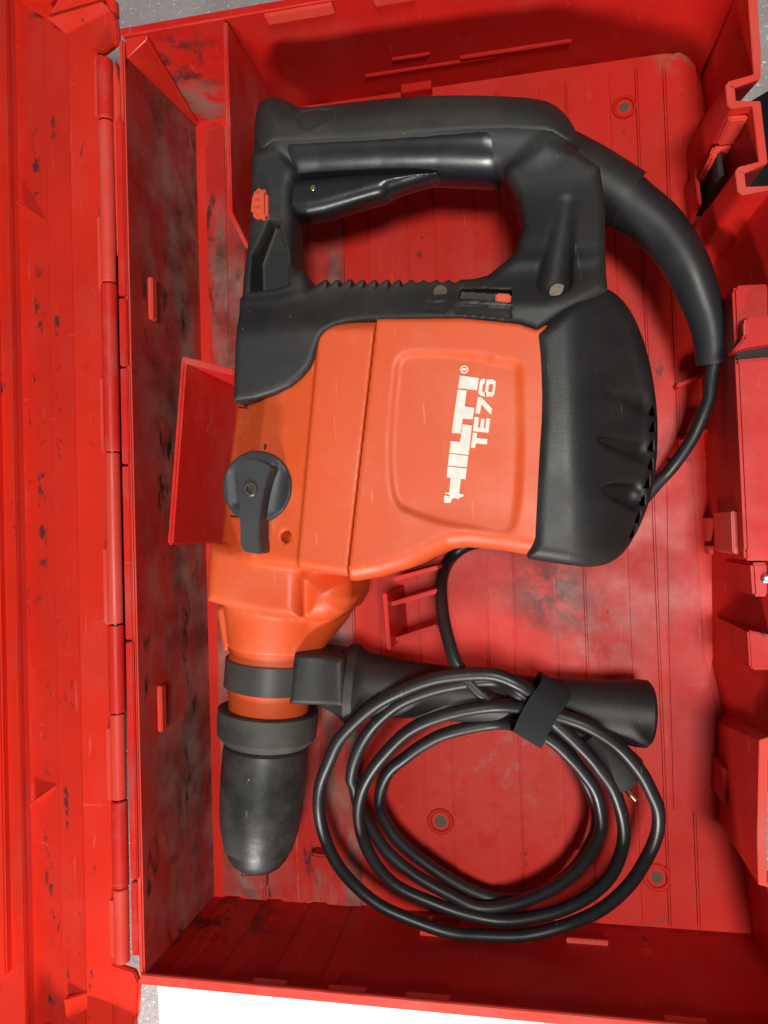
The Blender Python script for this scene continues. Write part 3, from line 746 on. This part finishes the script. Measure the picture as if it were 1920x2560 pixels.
# teeth along the finger guard
for i in range(7):
    x = 680 + i * 71; tri = A5((x - 4, 190), (x + 4, 130), (x + 16, 80), (x + 82, 80), (x + 66, 122))
    Fh = np.maximum(Fh, -(g.poly(W2(tri, .0935))[:, :, None] + 0 * g.z))
for i in range(4):
    x = 1180 + i * 72; tri = A5((x - 2, 138), (x + 26, 156), (x + 60, 130), (x + 60, 75), (x - 6, 75))
    Fh = np.maximum(Fh, -(g.poly(W2(tri, .0935))[:, :, None] + 0 * g.z))
# switch slot and two shallow label recesses
slot = g.extrude(g.poly(W2(A8((905, 155), (1245, 175), (1240, 272), (900, 225)), .097)), .0915, .2, .0005)
Fh = np.maximum(Fh, -slot)
for P in (A8((690, 235), (828, 245), (818, 328), (675, 315)), A8((885, 258), (1245, 290), (1238, 370), (870, 332))):
    Fh = np.maximum(Fh, -g.extrude(g.poly(W2(P, .0985)), gtopY - .0008, .2, .0003))
grip = nets(g, Fh, 'rear_grip', 'black', ham)
# rubber overmould along the back of the handle, smooth bar below it
g = Grid((-.15, .15, .020), (.12, .265, .10), .0010)
ob = ext(BARP, .064, .042, .0862, .0205)
cut = g.poly(W2(DD((500, 150), (1400, 150), (1400, 330), (1262, 335), (1230, 318), (1190, 300), (1100, 294), (1000, 297), (800, 312), (640, 319), (600, 320), (575, 335), (548, 350), (500, 350)), .078))[:, :, None]
om = smax(ob - .0009, cut, .0015)
om = smax(om, -g.capsule(U(DD((672, 258))[0], .084), U(DD((702, 252))[0], .084), .0075, .0045), .001)
nets(g, om, 'handle_overmould', 'rubber', ham)
cut2 = g.poly(W2(DD((590, 290), (1080, 260), (1110, 300), (1116, 350), (1100, 440), (595, 440)), .074))[:, :, None]
nets(g, smax(smax(ob - .0006, -cut, .001), cut2, .018), 'handle_bar', 'smooth', ham)
# smooth trigger
g = Grid((-.14, .12, .030), (.05, .23, .09), .0008)
tr = ext(A2((330, 1110), (520, 1130), (760, 1100), (1310, 1078), (1335, 1100), (1030, 1190), (1000, 1225), (900, 1250), (560, 1350), (450, 1345), (330, 1330)), .068, .058, .0795, .007)
nets(g, tr, 'trigger', 'smooth', ham)
# --- small parts on the grip
lk = prism('lock_button', A2((185, 1140), (225, 1132), (262, 1165), (262, 1320), (205, 1336), (155, 1300), (165, 1200)), .052, .0895, 'button', ham, .0018)
for k in range(3):
    y = 1175 + 46 * k
    prism('button_ridge', A2((184 - k * 4, y), (226 - k * 2, y - 3), (226 - k * 2, y + 15), (184 - k * 4, y + 18)), .08, .0902, 'button', lk, .0006)
prism('slide_switch', A8((1140, 185), (1240, 192), (1235, 268), (1132, 258)), .088, .1022, 'button', ham, .0009)
def disc(name, src, z0, z1, r, mat, par=ham, n=28):
    p = U(src, z1); a = Vector((p[0], p[1], z0)); h_ = z1 - z0
    return lathe(name, a, a + Vector((0, 0, 1)), [(0, r), (h_ - r * .12, r), (h_, r * .88)], mat, par, n)
disc('cover_plug', A8((778, 178))[0], .088, .0966, .0038, 'tan')
disc('trigger_pin', A2((541, 1144))[0], .06, .0800, .0016, 'brass')
disc('screw', A5((320, 232))[0], .06, .0775, .0030, 'tan')
sc = disc('screw', A6((448, 205))[0], .080, .0895, .0048, 'steel')
# --- text on the motor housing (flat print)
def flat(name, pts, z, mat, parent, th=.00025): return prism(name, pts, z - .0008, z + th, mat, parent, 0, zt=z, smooth=0)
Hh = [(208, 1612), (457, 1640), (441, 1782), (382, 1776), (356, 1965), (380, 1975), (418, 1982), (412, 2005), (375, 2015), (345, 2045), (300, 2025), (262, 2040), (245, 2090), (163, 2090), (160, 2010), (175, 1990), (225, 2010), (240, 1990), (172, 1965), (180, 1952), (226, 1958), (247, 1760), (193, 1755)]
letters = {'letter_h': Hh,
  'letter_i': [(228, 1446), (477, 1474), (460, 1624), (211, 1598)],
  'letter_l': [(247, 1277), (370, 1290), (405, 1056), (527, 1075), (482, 1460), (229, 1434)],
  'letter_t': [(340, 600), (457, 612), (430, 822), (560, 842), (535, 992), (405, 980), (378, 1182), (262, 1168), (290, 955)],
  'letter_i_end': [(368, 415), (617, 450), (592, 608), (345, 580)]}
for n_, P in letters.items():
    flat('letter' if n_ == 'letter_i_end' else 'letter', T6(*P), ZP, 'print', motor)
flat('letter', T6((540, 1166), (592, 1170), (586, 1238), (730, 1252), (724, 1322), (578, 1308), (568, 1368), (510, 1365)), ZP, 'print', motor)
flat('letter', T6((562, 960), (618, 965), (605, 1100), (632, 1102), (648, 984), (692, 988), (680, 1108), (702, 1110), (718, 978), (768, 982), (742, 1168), (540, 1148)), ZP, 'print', motor)
flat('digit', T6((605, 698), (652, 702), (788, 850), (780, 922), (762, 918), (652, 795), (630, 918), (572, 912), (595, 760)), ZP, 'print', motor)
def ringface(outer, inner, z, mat, parent, name):
    o = W2(outer, z); i = W2(inner, z); n = len(o)
    vs = [(x, y, z + .00025) for x, y in o] + [(x, y, z + .00025) for x, y in i]
    fs = [(k, (k + 1) % n, n + (k + 1) % n, n + k) for k in range(n)]
    me = mesh_from(vs, fs, name); bm = bmesh.new(); bm.from_mesh(me); bmesh.ops.recalc_face_normals(bm, faces=bm.faces)
    if sum(f.normal.z for f in bm.faces) < 0: bmesh.ops.reverse_faces(bm, faces=bm.faces)
    bm.to_mesh(me); bm.free(); return finish(me, name, mat, parent, 0)
ringface(T6((720, 468), (800, 464), (838, 495), (838, 530), (822, 660), (795, 695), (705, 692), (692, 640)), T6((752, 530), (790, 528), (805, 535), (805, 545), (793, 625), (785, 632), (742, 630), (740, 622)), ZP, 'print', motor, 'digit')
flat('digit', T6((672, 455), (700, 458), (695, 512), (668, 545), (662, 628), (705, 632), (715, 692), (640, 680), (610, 650), (622, 545), (635, 480)), ZP, 'print', motor)
cr_ = (425, 337)
circ = lambda r: T6(*[(cr_[0] + r * math.cos(2 * math.pi * k / 20), cr_[1] + r * 1.05 * math.sin(2 * math.pi * k / 20)) for k in range(20)])
ringface(circ(53), circ(38), ZP, 'print', motor, 'registered_mark')
flat('registered_mark', T6((398, 358), (400, 318), (424, 312), (436, 330), (452, 312), (456, 324), (442, 342), (452, 356), (448, 366), (430, 346), (412, 344), (410, 360)), ZP, 'print', motor)

# --- mode selector knob
kz = .0945
g = Grid((kc[0] - .024, kc[1] - .024, .090), (kc[0] + .024, kc[1] + .024, .108), .0006)
Fn = g.cyl((kc[0], kc[1], kz), (kc[0] + 1e-6, kc[1], .1030), .0196, .0196, .0008)
Fn = smax(Fn, -g.capsule(U(KK((985, 640))[0], .1075), U(KK((890, 1240))[0], .1075), .0066, .0060), .003)
Fn = smax(Fn, -g.capsule(U(KK((255, 660))[0], .1060), U(KK((300, 1100))[0], .1060), .0042, .0042), .002)
knob = nets(g, Fn, 'selector_knob', 'knob', ham)
lev = prism('lever', KK((318, 470), (345, 445), (470, 432), (600, 432), (740, 475), (875, 545), (862, 610), (800, 770), (750, 980), (712, 1200), (690, 1400), (684, 1700), (712, 1900), (690, 1950), (470, 1915), (415, 1870), (385, 1790), (378, 1500), (368, 1200), (350, 850), (330, 600)), .0925, .1135, 'knob', knob, .0012)
sp = U(KK((552, 910))[0], .1135); a = Vector((sp[0], sp[1], .1125))
lathe('screw', a, a + Vector((0, 0, 1)), [(0, .0040), (.0014, .0040), (.0019, .0035), (.0019, .0022), (.0008, .0016), (.0004, .0001)], 'steel', knob, 24)
def gtop(src):
    z = .095
    for _ in range(4):
        p = U(src, z); z = float(gear_top(np.array(p[0]), np.array(p[1])))
    return z
def mark(pts, mat, nm, th=.0003):
    z = [gtop(p) for p in pts]; P = [U(p, zz) for p, zz in zip(pts, z)]
    loft(nm, [Vector(v) - Vector((0, 0, .001)) for v in P], [Vector(v) + Vector((0, 0, th)) for v in P], mat, gear, 0, smooth=0)
mark(KK((228, 1330), (375, 1345), (373, 1370), (228, 1358)), 'dark', 'position_mark')
mark(KK((770, 195), (815, 195), (790, 300), (765, 300)), 'dark', 'position_mark')
for k in range(4):
    y = 900 + k * 52
    mark(A5((180 - k * 3, y + 42), (228 - k * 3, y), (226 - k * 3, y + 18), (178 - k * 3, y + 60)), 'orange_trim', 'arrow_mark', .0008)
mark(A5((176, 868), (230, 872), (228, 880), (176, 876)), 'dark', 'position_mark')

# --- neck, clamp band, ring, chuck (turned parts)
def sB2(y, x=345): return along(B2((x, y))[0])
def sB5(y, x=300): return along(B5((x, y))[0])
neck = lathe('neck', AX(0), AX(1), [(sB2(600), .0262), (sB2(790), .0258), (sB2(800), .0268), (sB2(815), .0252), (sB2(1000), .0248), (sB2(1020), .0242), (sB2(1090), .0240), (sB2(1110), .0228), (sB2(1180), .0228)], 'orange_trim', ham)
band = lathe('clamp_band', AX(0), AX(1), [(sB2(795), .0272), (sB2(800), .0278), (sB2(955), .0278), (sB2(960), .0272)], 'band', ham, cap=False)
ring = lathe('chuck_ring', AX(0), AX(1), [(sB2(1085), .0250), (sB2(1080), .0282), (sB2(1088), .0300), (sB2(1140), .0302), (sB2(1230), .0296), (sB2(1260), .0270), (sB2(1275), .0255)], 'ring', ham)
chp = [(sB2(1255), .0232), (sB2(1285), .0232), (sB2(1300), .0250), (sB2(1330), .0254), (sB2(1500), .0256)]
chp += [(sB5(y), r) for y, r in ((100, .0256), (220, .0252), (320, .0245), (400, .0232), (450, .0218), (462, .0216), (500, .0205), (550, .0180), (590, .0150), (612, .0120), (622, .0095), (618, .0080), (605, .0072))]
k_ = 12
chuck = lathe('chuck', AX(0), AX(1), chp[:k_], 'chuck', ham)
lathe('chuck_tip', AX(0), AX(1), [(chp[k_ - 1][0], chp[k_ - 1][1] - .0008)] + chp[k_:], 'tip', ham)
# --- side handle
sh0 = U(B2((482, 905))[0], .056); sh1 = U(B3((975, 1118))[0], .034)
SHL = float(np.linalg.norm(sh1 - sh0))
side = lathe('side_handle', sh0, sh1, [(0.020, .0155), (.026, .0175), (.031, .0200), (.0345, .0232), (.0395, .0236), (.0425, .0205), (.046, .0190), (.054, .0182), (.062, .0172), (.085, .0160), (.120, .0150), (.150, .0152), (.175, .0160), (SHL - .016, .0176), (SHL - .008, .0190), (SHL - .002, .0190), (SHL, .0170)], 'softgrip', ham)
shd = (sh1 - sh0) / SHL
g = Grid((-.14, -.125, .024), (-.02, -.05, .088), .0008)
Fk = g.extrude(g.poly(W2(B2((508, 752), (640, 764), (790, 790), (800, 1068), (600, 1060), (476, 1054), (488, 900)), .070)), .036, .0755, .004)
Fk = smax(Fk, -g.capsule(U(B2((640, 700))[0], .086), U(B2((610, 1120))[0], .086), .0085), .008)
nets(g, Fk, 'clamp_block', 'softgrip', side)
# --- cord boss, bend sleeve, cord, plug
bs = [U(p, z) for p, z in zip(DD((1212, 345), (1275, 382), (1352, 434)), (.060, .058, .055))]
tube('cord_boss', catmull(bs, 6), list(np.linspace(.0160, .0172, 13)), 'softgrip', ham, 24)
sl = [U(p, z) for p, z in zip(DD((1340, 428), (1365, 446), (1425, 493), (1478, 565), (1510, 640), (1532, 710), (1539, 785)), (.055, .055, .056, .057, .056, .053, .049))]
slc = catmull(sl, 8)
tube('bend_sleeve', slc, list(np.interp(np.linspace(0, 1, len(slc)), [0, .12, .3, .6, 1], [.0150, .0152, .0138, .0112, .0084])), 'sleeve', ham, 24)
CRD = .0037
cpath = [(A6((1345, 600))[0], .050), (A6((1338, 700))[0], .047), (A6((1325, 800))[0], .043), (A6((1290, 900))[0], .038), (A6((1225, 1045))[0], .030), (A6((1135, 1180))[0], .022), (A6((1040, 1285))[0], .014),
         ((1560, 1290), .0075), ((1400, 1340), .007), ((1250, 1350), .007), (B2((1500, 150))[0], .0085), (B2((1400, 220))[0], .012), (B2((1352, 330))[0], .034), (B2((1345, 450))[0], .050), (B2((1360, 580))[0], .060), (B2((1395, 720))[0], .066), (B2((1440, 830))[0], .069),
         (B2((1530, 960))[0], .068), (B2((1620, 1030))[0], .066), (B3((130, 1050))[0], .060)]
# coil: inner turn, middle turn, low turn, outer turn
def zc_(v, ztop, zbot): return ztop + (zbot - ztop) * min(1, max(0, (v - 1700) / 620))
def turn(pts, ztop, zbot): return [(p, zc_(p[1], ztop, zbot)) for p in pts]
low = B3((250, 1090), (400, 1215), (520, 1350)) + B6((595, 100), (662, 250), (672, 380), (632, 500), (540, 630), (405, 740), (250, 795), (90, 800)) + B5((1500, 745), (1350, 660), (1200, 560), (1095, 460), (1030, 370), (990, 280), (1000, 160), (1050, 60)) + B2((1130, 1370), (1250, 1290), (1400, 1222), (1659, 1172))
inn_ = B3((240, 1190), (400, 1260), (520, 1365)) + B6((590, 60), (660, 165), (695, 280), (698, 390), (655, 510), (555, 640), (400, 750), (200, 826), (0, 845)) + B5((1400, 775), (1200, 665), (1040, 535), (945, 400), (872, 270), (838, 150)) + B2((825, 1480), (848, 1380), (900, 1260), (985, 1150), (1120, 1050), (1300, 975), (1500, 935), (1659, 930))
mid = B3((220, 1000), (360, 1110), (500, 1230), (630, 1360)) + B6((690, 50), (765, 160), (812, 300), (828, 440), (795, 580), (720, 700), (590, 810), (400, 890), (150, 925)) + B5((1500, 895), (1300, 830), (1100, 735), (985, 625), (905, 500), (868, 350), (875, 220), (925, 90)) + B2((1030, 1330), (1180, 1200), (1400, 1108), (1659, 1072))
outl = B3((300, 1085), (500, 1140), (650, 1203), (800, 1300), (920, 1435), (985, 1560)) + B6((1030, 290), (1015, 430), (950, 585), (850, 725), (700, 860), (500, 955), (250, 1005), (0, 1010)) + B5((1400, 990), (1200, 930), (1000, 840), (850, 730), (740, 590), (668, 430), (638, 280), (650, 140), (700, 0)) + B2((770, 1245), (930, 1090), (1100, 990), (1300, 920), (1500, 890), (1659, 892)) + B3((250, 965))
path = cpath + turn(low, .060, .012) + turn(inn_, .068, .021) + turn(mid, .075, .027) + turn(outl, .080, .032)
path += [(B3((400, 1070))[0], .068), (B3((530, 1165))[0], .056), (B3((640, 1262))[0], .046)]
cordpts = catmull([U(p, z) for p, z in path], 7)
rj = np.random.RandomState(3)
jit = [rj.normal(0, .00022, 3) for _ in range(len(path) + 2)]
cordpts = catmull([U(p, z) + j_ for (p, z), j_ in zip(path, jit)], 7)
tube('power_cord', cordpts, CRD, 'cord', ham, 14)
pl0 = U(B3((645, 1262))[0], .052); pl1 = U(B3((835, 1470))[0], .044)
PL = float(np.linalg.norm(pl1 - pl0))
plug = lathe('plug', pl0, pl1, [(-.004, .0055), (.0, .0060), (.004, .0068), (PL * .45, .0095), (PL * .7, .0125), (PL * .95, .0132), (PL, .0125)], 'dark', ham, 28)
pdir = Vector((pl1 - pl0) / PL)
for p, q in (((835, 1408), (878, 1488)), ((812, 1515), (902, 1612))):
    a = Vector(U(B3(p)[0], .044)); b = Vector(U(B3(q)[0], .041))
    lathe('pin', a, b, [(-.003, .0020), ((b - a).length - .001, .0020), ((b - a).length, .0012)], 'brass', plug, 16)

# ================================================================== STRAP ROUND THE COIL
st_c = Vector(U(B3((345, 1090))[0], .066))
d1 = Vector(U(B3((450, 1150))[0], .066)) - Vector(U(B3((245, 1030))[0], .066)); d1.z = 0; d1.normalize()   # along the strands
d2 = Vector((-d1.y, d1.x, 0)); d3 = Vector((0, 0, 1))
vs = []; fs = []; n = 48; hw = .0086
ra, rb = .0164, .0145
prof = [(-hw, 0), (-hw, .0012), (hw, .0012), (hw, 0)]
for k in range(n):
    an = 2 * math.pi * k / n
    cx, cy = math.copysign(abs(math.cos(an)) ** .75, math.cos(an)), math.copysign(abs(math.sin(an)) ** .75, math.sin(an))
    for s_, e_ in prof:
        vs.append(st_c + d1 * (s_ + .0008 * math.sin(3 * an)) + d2 * cx * (ra + e_) + d3 * cy * (rb + e_))
for k in range(n):
    for j in range(4):
        fs.append((4 * k + j, 4 * ((k + 1) % n) + j, 4 * ((k + 1) % n) + (j + 1) % 4, 4 * k + (j + 1) % 4))
me = mesh_from(vs, fs, 'cable_strap'); bm = bmesh.new(); bm.from_mesh(me); bmesh.ops.recalc_face_normals(bm, faces=bm.faces); bm.to_mesh(me); bm.free()
so = finish(me, 'cable_strap', 'strap', None, 50)
so['label'] = 'black fabric strap wrapped round the coiled black power cable'; so['category'] = 'strap'

# ================================================================== THINGS BESIDE THE CASE
wbp = W2(B4((1028, 1400), (1030, 1520), (1022, 1600), (1040, 1700)), Z_TABLE)
xl = float(wbp[:, 0].mean())
P = [(xl + .001, -.272), (xl, -.30), (xl + .002, -.34), (xl, -.44), (.40, -.44), (.40, -.2745)]
P = [(x, y - .012) for x, y in P]
wbd = loft('white_board', [(x, y, Z_TABLE) for x, y in P], [(x, y, Z_TABLE + .004) for x, y in P], 'white', None, .0005)
wbd['label'] = 'bright white board lying on the table along the side of the red case'; wbd['category'] = 'board'
bag = prism('black_box', [(1846, 268), (1930, 218), (2250, 60), (2250, 700), (1960, 700), (1835, 520), (1830, 300)], Z_TABLE, .012, 'gloss', None, .002)
bag['label'] = 'glossy black box partly hidden behind the latch side of the red case'; bag['category'] = 'box'
